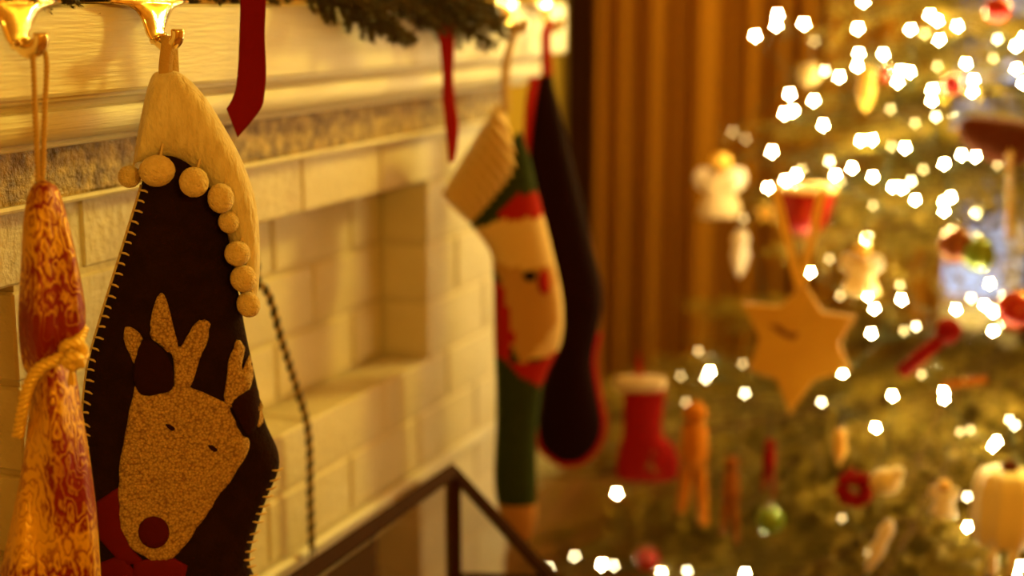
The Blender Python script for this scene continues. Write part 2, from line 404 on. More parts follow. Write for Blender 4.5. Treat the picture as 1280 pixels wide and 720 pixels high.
while z > .05: low.append((z - .0855, z)); z -= .0855
JX = [.085, .19]
for i, (z0, z1) in enumerate(zip(rows, rows[1:])):
    off = (.104 if i % 2 else 0.0)
    if z0 >= PZ0 - .001 and z1 <= PZ1 + .001:
        for a, b in ((BX0, PANELS[0][0]), (PANELS[0][1], PANELS[1][0]), (PANELS[1][1], BX1)): course(a, b, z0, z1, off, 0, PD)
        for a, b in PANELS: course(a, b, z0, z1, off + .05, PD, PD + .012)
    else: course(BX0, BX1, z0, z1, off + .075, 0, PD)
for i, (z0, z1) in enumerate(low):
    course(BX0, OX0, z0, z1, .104 * (i % 2), 0, PD); course(OX1, BX1, z0, z1, .104 * (i % 2), 0, PD)
structure(link('trim_2', box(OX0 - .06, BX1, -.012, .004, .672, .684, .003), M['paint']))
structure(link('trim_3', box(-.05, 2.25, -.42, 0, 0, .03, .006), M['slate']))

# mantelpiece
mantel = empty('mantelpiece', 'white painted wooden mantelpiece over the painted brick fireplace', 'mantel', (BX0, 0, 1.176))
def along_x(prof, x0, x1, parent, name, m):
    bm = bmesh.new(); a = [bm.verts.new((x0 - BX0, y, z - 1.176)) for y, z in prof]; b = [bm.verts.new((x1 - BX0, y, z - 1.176)) for y, z in prof]
    n = len(prof)
    for i in range(n): bm.faces.new((a[i], a[(i + 1) % n], b[(i + 1) % n], b[i]))
    bm.faces.new(a[::-1]); bm.faces.new(b); return link(name, bm, m, parent)
along_x([(0, 1.278), (-.098, 1.278), (-.1, 1.281), (-.1, 1.350), (-.097, 1.353), (.124, 1.353), (.124, 1.3525), (0, 1.3525)], .0, 2.155, mantel, 'frieze_board', M['paint'])
cove = [(0, 1.278), (-.090, 1.278), (-.090, 1.274), (-.078, 1.271), (-.074, 1.266)]
for i in range(9):
    t = math.pi / 2 * i / 8; cove.append((-.078 + .018 * (1 - math.cos(t)) - .004 * math.sin(2 * t), 1.264 - .026 * math.sin(t)))
cove += [(-.052, 1.236), (-.054, 1.2335), (-.052, 1.231), (-.044, 1.229), (0, 1.229)]
along_x(cove, .02, 2.10, mantel, 'cove_moulding', M['paint'])
along_x([(0, 1.180), (-.020, 1.180), (-.021, 1.183), (-.022, 1.226), (-.020, 1.229), (0, 1.229)], .04, 2.09, mantel, 'stone_band', M['stone'])
along_x([(0, 1.173), (-.018, 1.173), (-.024, 1.1745), (-.0255, 1.177), (-.024, 1.180), (0, 1.181)], .04, 2.09, mantel, 'stone_bead', M['stonebead'])

# ================================================================== BRASS HOOKS
def make_hook(x, label, first=None):
    r = empty('stocking_hook', label, 'hook', (x, -.1, 1.3535), 0, 'brass hooks on the mantel edge')
    if first:
        for c in first.children: inst(c, r)
        return r
    link('top_plate', box(-.056, .056, -.012, .085, 0, .0035, .0012), M['brass'], r)
    prof = [(.058, -.012, .003), (.056, -.0125, .000), (.038, -.014, -.002), (.027, -.016, -.006), (.021, -.018, -.012), (.0165, -.020, -.019), (.013, -.022, -.026), (.011, -.025, -.031)]
    bm = bmesh.new(); rings = []
    cx = [0, 0, .001, -.001, -.003, -.006, -.009, -.010]
    P = spline([Vector((w, y, z)) for w, y, z in prof], 3); CX = [q.x for q in spline([Vector((c, 0, 0)) for c in cx], 3)]
    for p, c in zip(P, CX):
        w, y, z = p
        rings.append([bm.verts.new((c + w * s, y + d, z)) for s, d in ((-1, .0015), (-.75, -.001), (-.35, -.0035), (0, -.0015), (.35, -.0035), (.75, -.001), (1, .0015), (.7, .004), (-.7, .004))])
    for a, b in zip(rings, rings[1:]):
        for k in range(9): bm.faces.new((a[k], a[(k + 1) % 9], b[(k + 1) % 9], b[k]))
    bm.faces.new(rings[0][::-1]); bm.faces.new(rings[-1])
    link('flared_arm', bm, M['brass'], r, True)
    pts = spline([(-.010, -.024, -.029), (-.010, -.027, -.0335), (-.010, -.033, -.036), (-.010, -.040, -.034), (-.0105, -.0445, -.029), (-.011, -.0455, -.022)], 4)
    link('hook_tip', tube(pts, [.0085] * 3 + [.006] * (len(pts) - 7) + [.0058, .0058, .006, .0055], 10), M['brass'], r, True)
    return r
h2 = make_hook(on_y(176, 5, -.1).x, 'brass hook with flared arm holding the reindeer stocking')
h1 = make_hook(on_y(2, 5, -.1).x, 'brass hook at the left edge holding the paisley stocking', h2)
h3 = make_hook(on_y(622, 4, -.1).x, 'far brass hook beside the garland holding the knitted stocking', h2)
h4 = make_hook(on_y(669, 4, -.1).x, 'brass hook near the mantel end holding the dark stocking', h2)
def hook_point(h): return h.location + Vector((-.010, -.033, -.0295))

# ================================================================== REINDEER STOCKING
hp = hook_point(h2)
r_ = ray(208, 60); face = math.atan2(r_.y, r_.x) - math.pi / 2
PL = Plane(hp, face + math.radians(6))
deer = empty('reindeer_stocking', 'dark felt stocking with tan reindeer patch, cream fleece cuff and pompoms', 'stocking', hp, PL.a, 'christmas stockings on the mantel')
bm, Ls, Rs = loft(PL, [((205, 150), (262, 190), .010), ((190, 190), (270, 225), .016), ((175, 237), (280, 275), .021), ((154, 305), (293, 340), .024), ((129, 385), (306, 410), .026), ((110, 450), (319, 470), .027),
    ((103, 505), (331, 525), .027), ((104, 560), (349, 574), .027), ((104, 620), (330, 627), .026), ((106, 680), (312, 690), .026), ((110, 720), (320, 724), .026), ((120, 770), (350, 772), .026),
    ((140, 815), (385, 818), .024), ((190, 845), (398, 848), .020), ((240, 862), (370, 866), .010), ((280, 868), (330, 870), .004)], 6, 36, .62)
body = link('body', bm, M['navy'], deer, True); T = bvh_of(body)
bm, cl, cr = loft(PL, [((172, 192), (176, 150), .006), ((168, 204), (190, 96), .020), ((188, 197), (205, 90), .027), ((210, 196), (225, 91), .031), ((232, 205), (252, 116), .034), ((253, 226), (280, 160), .035), ((272, 258), (301, 200), .035),
    ((286, 303), (317, 248), .034), ((295, 345), (322, 300), .031), ((304, 376), (321, 355), .024), ((311, 389), (316, 386), .008)], 6, 30, .7)
link('fleece_cuff', bm, M['fleece'], deer, True)
pm = None
for (u, v, r, sx, sz, y) in ((161, 220, 14, 1, 1, -.006), (191, 208, 21, 1.08, .92, -.036), (235, 221, 18, .93, 1.04, -.042), (268, 241, 17, .95, 1.1, -.040), (279, 271, 13, .95, 1.1, -.034), (289, 309, 16, 1, 1, -.036), (297, 340, 16.5, 1, 1.05, -.034), (304, 373, 15, .9, 1.12, -.030)):
    x, z = PL(u, v); k = r * (hp - CAM).length / 1800 / .011 * .97
    if pm is None:
        bm = bmesh.new(); bmesh.ops.create_icosphere(bm, subdivisions=4, radius=.011)
        for q in bm.verts: q.co *= 1 + random.uniform(-.018, .018)
        pm = o = link('pompom', bm, M['pom'], deer, True)
    else: o = inst(pm, deer)
    o.location = (x, y, z); o.scale = (k * sx, k, k * sz); o.rotation_euler = (random.uniform(-1, 1) * .3, random.uniform(-1, 1) * .1, random.uniform(0, 3))
    link('pompom_thread', tube([(x, y, z), (x + .004, y + .002, z + .010 * k), (x + .007, y + .008, z + .0165 * k)], .0012, 5), M['thread'], deer)
head = [(166, 474), (175, 483), (195, 480), (212, 474), (224, 472), (242, 478), (264, 488), (280, 498), (289, 518), (296, 533), (306, 540), (303, 558), (285, 585), (263, 615), (241, 649), (223, 674), (206, 687), (186, 686), (161, 671), (148, 646), (145, 610), (149, 560), (156, 520)]
hd = link('reindeer_head', applique(PL, head, T, .001, .004, .0032, .0008, 3), M['boucle'], deer, True)
TH = bvh_of(hd)
for pts in ([(196, 360), (204, 367), (211, 392), (219, 425), (228, 414), (240, 396), (251, 393), (258, 399), (252, 424), (241, 452), (231, 476), (214, 476), (213, 440), (204, 430), (187, 415), (184, 405), (188, 380)],
            [(152, 405), (161, 402), (175, 416), (166, 447), (155, 425)],
            [(276, 496), (279, 458), (287, 428), (295, 419), (302, 430), (298, 456), (309, 440), (315, 462), (306, 482), (290, 500)],
            [(318, 484), (325, 496), (327, 518), (318, 527), (312, 505)]):
    link('antler', applique(PL, pts, T, .0008, .0034, .0032, .0008, 3), M['boucle'], deer, True)
for pts in ([(174, 417), (190, 420), (204, 434), (212, 455), (210, 476), (196, 481), (181, 484), (169, 479), (163, 455)], [(284, 496), (298, 484), (318, 479), (321, 500), (318, 521), (306, 536), (295, 520)]):
    link('ear', applique(PL, pts, T, .0042, .0016, .004, 0, 3), M['ear'], deer, True)
for u, v in ((208, 522), (260, 548)):
    link('eye', applique(PL, [(u - 6, v - 3), (u, v - 3), (u + 6, v + 2), (u + 1, v + 4)], TH, .0006, .001, .003, 0, 3), M['ear'], deer)
link('nose', applique(PL, [(188 + 19 * math.cos(t * .5236), 651 + 19.5 * math.sin(t * .5236)) for t in range(12)], TH, .0008, .0022, .004, 0, 2), M['nose'], deer, True)
for pts, nm in (([(116, 622), (147, 598), (150, 650), (164, 676), (178, 690), (150, 694), (122, 664)], 'bow_loop'), ([(112, 700), (150, 682), (166, 702), (160, 742), (118, 748)], 'bow_tail'), ([(164, 690), (190, 684), (212, 684), (230, 694), (222, 728), (196, 736), (175, 728), (163, 708)], 'bow_tail')):
    link(nm, applique(PL, pts, T, .0016, .0022, .005, 0, 1), M['bow'], deer, True)
# blanket stitches and the cord on the edge
bm = tube([(-.0008, 0, .0003), (.0032, -.0018, .0003), (.0068, -.0014, -.0012)], [.0010, .0011, .0008], 6)
st = link('stitch', bm, M['thread'], deer, True); first = True
def edge(seq, v): 
    for (a, b), (c, d) in zip(seq, seq[1:]):
        if b <= v <= d: return a + (c - a) * (v - b) / (d - b)
EL = [(177, 228), (175, 237), (154, 305), (129, 385), (110, 450), (103, 505), (104, 600)]
ER = [(349, 574), (343, 595), (330, 627), (318, 660), (312, 690), (320, 724), (335, 752)]
v = 236
while v < 560:
    x, z = PL(edge(EL, v), v); h = T.ray_cast(Vector((x + .003, -1, z)), Vector((0, 1, 0))); y = (h[0].y if h[0] else 0)
    o = st if first else inst(st, deer); first = False
    o.location = (x - .0005, y - .0006, z); o.rotation_euler = (0, random.uniform(.0, .35), random.uniform(-.15, .15)); v += 13.2 + random.uniform(-1, 1)
v = 580
while v < 750:
    x, z = PL(edge(ER, v), v); h = T.ray_cast(Vector((x - .0045, -1, z)), Vector((0, 1, 0))); y = (h[0].y if h[0] else 0)
    o = inst(st, deer); o.location = (x + .0012, y - .0008, z); o.rotation_euler = (0, math.pi - random.uniform(.0, .4), -.1); o.scale = (1.35, 1.2, 1); v += 11 + random.uniform(-1, 1)
def edge_cord(E, v0, v1, dx):
    pts = []
    for i in range(40):
        v = v0 + (v1 - v0) * i / 39; x, z = PL(edge(E, v), v); pts.append((x + dx, -.004, z))
    return tube(pts, .0014, 6)
link('edge_cord', edge_cord(EL, 230, 590, -.0004), M['thread'], deer, True)
# hanging tape: a loop over the hook
def strip(pts, wdir, w, th=.0007):
    bm = bmesh.new(); wd = Vector(wdir).normalized(); pts = [Vector(p) for p in pts]; n = len(pts); rr = []
    for i, p in enumerate(pts):
        t = (pts[min(i + 1, n - 1)] - pts[max(i - 1, 0)]).normalized(); wd = (Vector(wdir) - t * t.dot(Vector(wdir))).normalized(); no = t.cross(wd).normalized()
        rr.append([bm.verts.new(p + wd * w / 2 * a + no * th * b) for a, b in ((-1, -1), (1, -1), (1, 1), (-1, 1))])
    for a, b in zip(rr, rr[1:]):
        for k in range(4): bm.faces.new((a[k], a[(k + 1) % 4], b[(k + 1) % 4], b[k]))
    bm.faces.new(rr[0][::-1]); bm.faces.new(rr[-1]); return bm
def local(pl, p): d = Vector(p) - pl.o; return Vector((d.dot(pl.x), d.dot(pl.n), d.z))
ax, az = PL(208, 100); L0 = []
loopp = spline([(ax - .001, -.008, az - .006), (ax - .001, -.008, az + .012), (0, -.0085, -.006), (.001, 0, .001), (.004, .0085, -.006), (ax + .006, .006, az + .012), (ax + .006, .006, az - .006)], 5)
link('hanging_tape', strip(loopp, (1, .1, 0), .0118), M['strap'], deer, True)

# ================================================================== PAISLEY STOCKING
hp1 = hook_point(h1); r_ = ray(55, 200); PP = Plane(hp1, math.atan2(r_.y, r_.x) - math.pi / 2)
pais = empty('paisley_stocking', 'red and gold paisley brocade stocking tied with gold cord, at left edge', 'stocking', hp1, PP.a, 'christmas stockings on the mantel')
def folds(p, t): return .0030 * math.sin(p.x * 210 + 3 * t + .8) + .0030 * math.sin(p.x * 110 + p.z * 18)
bm, _, _ = loft(PP, [((50, 226), (58, 226), .003), ((38, 236), (72, 235), .012), ((30, 268), (82, 263), .021), ((26, 330), (96, 322), .027), ((23, 390), (107, 385), .030), ((24, 425), (105, 424), .027), ((30, 460), (100, 452), .018), ((48, 480), (92, 472), .008)], 7, 40, .85, 0, folds)
link('body', bm, M['paisley'], pais, True)
bm, _, _ = loft(PP, [((50, 441), (72, 438), .008), ((42, 462), (92, 456), .022), ((36, 515), (102, 508), .030), ((29, 570), (111, 562), .034), ((18, 630), (119, 622), .038), ((5, 690), (124, 684), .040), ((-8, 740), (126, 740), .040), ((-25, 800), (122, 806), .036), ((-40, 850), (100, 858), .024), ((-30, 880), (60, 884), .006)], 7, 40, .85, -.006, folds)
link('lower_body', bm, M['paisley'], pais, True)
q = lambda u, v, y: Vector((PP(u, v)[0], y, PP(u, v)[1]))
bm = bmesh.new(); cordp = [q(104, 408, -.004), q(92, 424, -.030), q(70, 436, -.038), q(50, 446, -.036), q(36, 470, -.030), q(28, 505, -.022), q(23, 540, -.010)]
for s in range(3): add_twist(bm, cordp, .0026, .0027, .016, (s,), 3)
link('gold_cord', bm, M['goldcord'], pais, True)
bm = bmesh.new()
add_twist(bm, [q(78, 424, -.036), q(84, 414, -.046), q(98, 416, -.044), q(102, 430, -.042), q(90, 440, -.048), q(78, 432, -.046)], .0022, .0026, .014, (0, 1, 2), 3)
add_twist(bm, [q(82, 430, -.050), q(94, 428, -.052), q(97, 440, -.046)], .0024, .0028, .014, (0, 1, 2), 3)
link('knot', bm, M['goldcord'], pais, True)
bm = bmesh.new()
for i in range(16):
    a = random.uniform(-5, 5); add_tube(bm, [q(88, 438, -.046), q(88 + a * .6, 450, -.045 + random.uniform(-.003, .003)), q(88 + a, 464 + random.uniform(-3, 3), -.044 + random.uniform(-.004, .004))], .0008, 4)
link('tassel', bm, M['goldcord'], pais)
for pts in ([(.0, -.002, .002), q(41, 70, -.006), q(44, 140, -.004), q(48, 230, 0)], [(.0, .002, .002), q(57, 68, .003), q(56, 140, .002), q(53, 230, 0)]):
    bm = bmesh.new(); add_twist(bm, pts, .0011, .0013, .007, (0, 1), 2); link('hanging_cord', bm, M['tancord'], pais, True)

# ================================================================== KNITTED STOCKING
hp3 = hook_point(h3); r_ = ray(640, 300); PS = Plane(hp3, math.atan2(r_.y, r_.x) - math.pi / 2 + .12)
san = empty('knitted_stocking', 'knitted stocking with bearded face, red stripes and ribbed tan cuff', 'stocking', hp3, PS.a, 'christmas stockings on the mantel')
bm, _, _ = loft(PS, [((604, 236), (650, 162), .014), ((588, 276), (662, 196), .026), ((603, 300), (672, 240), .030), ((615, 325), (688, 305), .032), ((617, 380), (702, 372), .033), ((618, 430), (701, 425), .032), ((620, 480), (680, 474), .030), ((620, 540), (671, 536), .028), ((618, 600), (670, 598), .028), ((624, 640), (671, 640), .026), ((634, 664), (666, 668), .018), ((645, 676), (658, 678), .005)], 10, 40, .8)
mats = [M['knitgreen'], M['knitred'], M['knitface'], M['knitcream'], M['knitblack'], M['knittoe']]
bob = link('body', bm, mats, san, True)
poly = {1: [[(618, 268), (640, 240), (690, 238), (690, 268), (630, 272)], [(632, 448), (668, 448), (695, 432), (695, 470), (672, 478), (645, 462)], [(612, 345), (626, 352), (634, 390), (640, 418), (632, 448), (612, 440)]],
        3: [[(590, 285), (630, 268), (700, 262), (700, 330), (640, 330), (600, 320)], [(660, 395), (690, 330), (720, 360), (712, 430), (690, 440), (648, 440)]],
        2: [[(610, 322), (640, 330), (692, 330), (694, 400), (650, 450), (634, 420), (626, 352)]],
        5: [[(610, 628), (690, 622), (690, 690), (610, 690)]]}
PX = {k: [[PS(*p) for p in pg] for pg in v] for k, v in poly.items()}
def inpoly(x, z, pg):
    c = False
    for i in range(len(pg)):
        a, b = pg[i], pg[i - 1]
        if (a[1] > z) != (b[1] > z) and x < (b[0] - a[0]) * (z - a[1]) / (b[1] - a[1]) + a[0]: c = not c
    return c
for f in bob.data.polygons:
    c = f.center
    for k in (3, 2, 1, 5):
        if any(inpoly(c.x, c.z, pg) for pg in PX[k]): f.material_index = k
TS = bvh_of(bob)
def ribs(p, t): return 0
bm, _, _ = loft(PS, [((553, 242), (622, 128), .012), ((556, 248), (626, 134), .030), ((568, 262), (636, 160), .033), ((580, 273), (645, 190), .033), ((586, 279), (649, 205), .026)], 6, 96, .8)
for vv in bm.verts:
    d = (Vector(PS(638, 200)) - Vector(PS(568, 260))).normalized(); s = vv.co.x * d.x + vv.co.z * d.y; vv.co.y *= 1 + .24 * math.sin(s * 480)
link('ribbed_cuff', bm, M['knitcream'], san, True)
link('eye', applique(PS, [(650, 337), (660, 333), (668, 340), (660, 346), (652, 344)], TS, .001, .003, .006, 0, 2), M['knitblack'], san, True)
link('nose', applique(PS, [(668, 345), (677, 330), (684, 345), (681, 362), (672, 360)], TS, .001, .006, .006, 0, 2), M['knitred'], san, True)
q = lambda u, v, y: Vector((PS(u, v)[0], y, PS(u, v)[1]))
link('hanging_tape', strip(spline([q(632, 140, -.006), q(631, 80, -.006), (-.001, -.006, -.004), (0, 0, .004), (0, .007, -.004), q(634, 80, .006), q(634, 140, .006)], 5), (1, .2, 0), .010), M['strap'], san, True)

# ================================================================== DARK STOCKING
hp4 = hook_point(h4); r_ = ray(690, 300); PD_ = Plane(hp4, math.atan2(r_.y, r_.x) - math.pi / 2 + .05)
drk = empty('dark_velvet_stocking', 'dark maroon velvet stocking with red piping, last on the mantel', 'stocking', hp4, PD_.a, 'christmas stockings on the mantel')
rowsD = [((664, 97), (690, 94), .010), ((661, 130), (697, 128), .016), ((658, 200), (714, 196), .022), ((662, 300), (738, 296), .026), ((672, 350), (750, 346), .027), ((680, 385), (753, 380), .027), ((684, 420), (746, 416), .026), ((680, 455), (740, 452), .026), ((676, 495), (746, 492), .026), ((672, 530), (752, 528), .025), ((676, 556), (746, 554), .020), ((692, 572), (730, 572), .012), ((704, 578), (718, 578), .004)]
bm, LL, RR = loft(PD_, rowsD, 6, 32, .75)
link('body', bm, M['velvet'], drk, True)
edge_pts = [p for p in RR[len(RR) * 6 // 12:]] + [p for p in LL[::-1][:len(LL) * 3 // 12]]
link('red_piping', tube([(p.x + (.002 if i < len(RR) // 2 else -.001), -.002, p.z - .002 * (i > 20)) for i, p in enumerate(edge_pts)], .0055, 8), M['trimred'], drk, True)
q = lambda u, v, y: Vector((PD_(u, v)[0], y, PD_(u, v)[1]))
bm, _, _ = loft(PD_, [((662, 96), (674, 95), .006), ((656, 130), (669, 128), .009), ((654, 170), (664, 168), .008), ((656, 205), (661, 203), .004)], 5, 16, .9, -.014)
link('red_cuff_edge', bm, M['trimred'], drk, True)
link('hanging_tape', strip(spline([q(683, 100, -.004), q(682, 70, -.005), q(682, 40, -.006), (0, 0, .004), q(684, 40, .006), q(686, 100, .006)], 5), (1, 0, 0), .0125), M['trimred'], drk, True)

# ================================================================== RIBBONS, GARLAND, CORD
def ribbon_tail(name, label, pl, rows, root_uv):
    o = empty(name, label, 'ribbon', pl.o, pl.a, 'red ribbon tails on the garland')
    bm, _, _ = loft(pl, rows, 8, 12, .6); link('tail', bm, M['ribbon' if 'wide' in label else 'trimred'], o, True)
    return o
pr1 = facing(315, 5, 1.33, 3)
ribbon_tail('ribbon', 'wide deep red ribbon hanging in front of the mantel board', pr1, [((302, -75), (333, -75), .0007, .05), ((301, -45), (333, -45), .0007, .02), ((300, -20), (333, -20), .0007, 0), ((300, 10), (332, 10), .0007, -.003), ((299, 45), (331, 45), .0007, -.001), ((298, 78), (333, 88), .0007, .003), ((295, 108), (331, 116), .0007, .001), ((290, 124), (325, 138), .0007, 0), ((283, 136), (297, 172), .0007, 0)], None)
pr2 = facing(558, 5, 1.79, 3)
ribbon_tail('ribbon', 'narrow red ribbon under the garland tip, beside the knitted stocking', pr2, [((545, -30), (571, -30), .0009, .06), ((546, 0), (570, 0), .0009, .02), ((547, 30), (569, 30), .0009, 0), ((550, 60), (568, 60), .0009, 0), ((553, 95), (567, 95), .0009, .004), ((553, 125), (569, 125), .0009, 0), ((556, 155), (573, 153), .0009, 0), ((559, 182), (572, 180), .0009, 0), ((561, 204), (568, 202), .0009, 0)], None)

def sprig_mesh(L, n_side, needle, seedv, droop=.12, sep=.5, per=420, wid=.0011, ang=50):
    rnd = random.Random(seedv); bmn = []; stems = []
    def stem(p, d, L, r, lvl):
        n = max(4, int(L / .02)); pts = [p.copy()]; dd = d.copy()
        for i in range(n):
            dd = (dd + Vector((rnd.uniform(-.05, .05), rnd.uniform(-.05, .05), rnd.uniform(-.05, .05) - droop / n))).normalized(); pts.append(pts[-1] + dd * L / n)
        stems.append((pts, [r * (1 - .75 * i / n) for i in range(n + 1)]))
        return pts
    main = stem(Vector((0, 0, 0)), Vector((1, 0, .1)), L, max(.002, L * .007), 0)
    paths = [main]
    for i in range(n_side):
        t = .12 + .84 * i / n_side; k = t * (len(main) - 1); a = main[int(k)].lerp(main[min(int(k) + 1, len(main) - 1)], k % 1)
        s = 1 if i % 2 else -1; l = L * sep * (1 - t * .82) * rnd.uniform(.75, 1.1)
        d = Vector((math.cos(math.radians(ang)), s * math.sin(math.radians(ang)), rnd.uniform(-.22, .18))).normalized()
        sp = stem(a, d, l, .0016, 1); paths.append(sp)
        if l > .13:
            for j in range(int(l / .045)):
                m_ = sp[min(len(sp) - 1, int((.25 + .7 * j / (l / .045)) * (len(sp) - 1)))]
                d2 = (d + Vector((.2, (1 if j % 2 else -1) * .75, rnd.uniform(-.25, .2)))).normalized()
                paths.append(stem(m_, d2, l * .38 * rnd.uniform(.7, 1.1), .001, 2))
    V = []; F = []
    for pts in paths:
        for a, b in zip(pts, pts[1:]):
            t = (b - a); ln = t.length
            if ln < 1e-6: continue
            t.normalize(); e1, e2 = frame_axes(t)
            for _ in range(max(1, int(ln * per + rnd.random()))):
                o = a.lerp(b, rnd.random()); an = rnd.uniform(0, 2 * math.pi)
                d = (t * rnd.uniform(.5, 1.0) + (e1 * math.cos(an) + e2 * math.sin(an)) * .9).normalized(); l = needle * rnd.uniform(.7, 1.15)
                w = d.cross(Vector((rnd.uniform(-1, 1), rnd.uniform(-1, 1), rnd.uniform(-1, 1)))).normalized() * wid
                i0 = len(V); V += [o - w, o + w, o + d * l * .6 + w * .8, o + d * l]; F.append((i0, i0 + 1, i0 + 2, i0 + 3))
    bm = bmesh.new()
    for pts, r in stems: add_tube(bm, pts, r, 4, cap=False)
    me = bpy.data.meshes.new('stem'); bm.to_mesh(me); bm.free()
    nb = len(me.polygons)
    V2 = [v.co.copy() for v in me.vertices] + V; F2 = [tuple(p.vertices) for p in me.polygons] + [tuple(i + len(me.vertices) for i in f) for f in F]
    out = bpy.data.meshes.new('branch'); out.from_pydata(V2, [], F2); out.update()
    out.polygons.foreach_set('material_index', [0] * nb + [1] * len(F))
    bpy.data.meshes.remove(me)
    return out
gar = empty('garland', 'dark evergreen garland lying along the mantel top with drooping tips', 'garland', (.9, -.07, 1.355))
gm = [sprig_mesh(.24, 20, .009, 40 + i, .45, .36, 2600, .0010, 34) for i in range(3)]
for m_ in gm: m_.materials.append(M['bark']); m_.materials.append(M['garneedle'])
spr = []
for i in range(84):
    x = -.42 + i * .0155 + random.uniform(-.01, .01)
    spr.append((x, random.uniform(.0, .045), random.uniform(.014, .042), random.uniform(-.16, .0), random.uniform(-.22, .12), random.uniform(.6, .9)))
for i in range(44):
    spr.append((-.46 + i * .0105, random.uniform(-.024, .02), random.uniform(.004, .022), random.uniform(-.12, .0), random.uniform(-.12, .12), random.uniform(.5, .7)))
tips = [(.40, -.044, .012, .12, -.10, .95), (.42, -.046, .010, .17, -.16, .9), (.52, -.045, .012, .10, -.10, .9), (.58, -.046, .010, .14, -.14, 1.0), (.62, -.044, .012, .17, -.1, 1.0), (.66, -.046, .014, .08, -.08, 1.0), (.70, -.044, .012, .1, -.12, .95), (.74, -.03, .014, .04, -.05, .9)]
for x, y, z, pit, yaw, sc in spr + tips:
    o = bpy.data.objects.new('sprig', gm[random.randrange(3)]); COL.objects.link(o); o.parent = gar
    o.location = (x, y, z); o.rotation_euler = (random.uniform(-.4, .4), pit, yaw); o.scale = (sc,) * 3
link('garland_wire', tube([(x, .03 + random.uniform(-.003, .003), .014 + .004 * math.sin(x * 30)) for x in [i * .04 for i in range(-11, 25)]], .003, 6), M['bark'], gar)
# little lights at the mantel end
ml = empty('mantel_lights', 'short string of small lit lamps at the far mantel end', 'string lights', (1.95, -.08, 1.36))
bl = None; pts = []
for i, (x, y, z) in enumerate(((-.05, -.05, .008), (.03, -.058, .010), (.09, -.055, .008), (.145, -.05, .010))):
    pts.append(Vector((x, y, z)))
    if bl is None: bl = o = link('bulb', lathe(ball_prof(.0026, 0, 8), 8, (0, 0, 0), 1, 1), M['bulb_mantel'], ml, True)
    else: o = inst(bl, ml)
    o.location = (x, y, z + .004)
link('lead_wire', tube(spline(pts, 6), .0012, 5), M['silver'], ml, True)

# dark twisted cord hanging on the bricks
cp = [on_y(319, 318, -.02), on_y(321, 340, -.018), on_y(323, 355, -.022), on_y(331, 361, -.024), on_y(339, 378, -.024), on_y(352, 425, -.024), on_y(368, 476, -.022), on_y(382, 522, -.022), on_y(387, 560, -.022), on_y(388, 620, -.022), on_y(390, 686, -.022)]
ct = empty('twisted_cord', 'dark twisted cord hanging down the white bricks beside the reindeer stocking', 'cord', cp[0])
cpl = [p - cp[0] for p in cp]
bm = bmesh.new(); add_twist(bm, cpl, .0016, .0036, .016, (0,), 2); link('dark_strand', bm, M['dark'], ct, True)
bm = bmesh.new(); add_twist(bm, cpl, .0030, .0017, .016, (1,), 2); link('tan_strand', bm, M['tancord'], ct, True)
e = cpl[-1]; link('loop', tube([e + Vector((.006 * math.sin(t * .524), 0, -.010 + .010 * math.cos(t * .524))) for t in range(13)], .0012, 6), M['dark'], ct, True)
nl = cpl[0]; link('nail', tube([nl + Vector((0, -.004, .001)), nl + Vector((0, .024, .001))], .0016, 8), M['steel'], ct)

# ================================================================== FIRE SCREEN
c0 = on_y(566, 589, -.14); HZ = c0.z - .03
fs = empty('fire_screen', 'folding fire screen of dark bars and fine wire mesh before the hearth', 'fire screen', (c0.x, c0.y, .03))
def bar(a, b, r=.008, nm='frame_bar'):
    link(nm, tube([a, b], r, 4), M['steel'], fs)
H = HZ; Wd = 1.0
A = Vector((0, 0, 0)); 
for a, b in (((0, 0, 0), (0, 0, H)), ((-Wd, 0, 0), (-Wd, 0, H)), ((-Wd, 0, .02), (0, 0, .02)), ((-Wd, 0, H), (0, 0, H))): bar(Vector(a), Vector(b),   .0115)
link('mesh_panel', box(-Wd, 0, -.001, .001, .02, H), M['mesh'], fs)
wd = Vector((CR.x, CR.y, 0)).normalized()
# side wing with a top that slopes down to the outer post
wl = .17; hz2 = H - .195
rail = H - .145
bar(A + Vector((0, 0, H)), wd * wl + Vector((0, 0, hz2)), .0085); bar(Vector((0, 0, .02)), wd * wl + Vector((0, 0, .02)), .0085); bar(wd * wl, wd * wl + Vector((0, 0, hz2)), .0085)
bar(Vector((0, 0, rail)), wd * (wl * .86) + Vector((0, 0, rail - .004)), .005, 'cross_rail')
bm = bmesh.new(); n = Vector((-wd.y, wd.x, 0)) * .001
P4 = [Vector((0, 0, .02)), wd * wl + Vector((0, 0, .02)), wd * wl + Vector((0, 0, hz2)), Vector((0, 0, H))]
fr = [bm.verts.new(p + n) for p in P4]; bk = [bm.verts.new(p - n) for p in P4]
bm.faces.new(fr); bm.faces.new(bk[::-1])
for i in range(4): bm.faces.new((fr[i], bk[i], bk[(i + 1) % 4], fr[(i + 1) % 4]))
link('mesh_panel', bm, M['mesh'], fs)

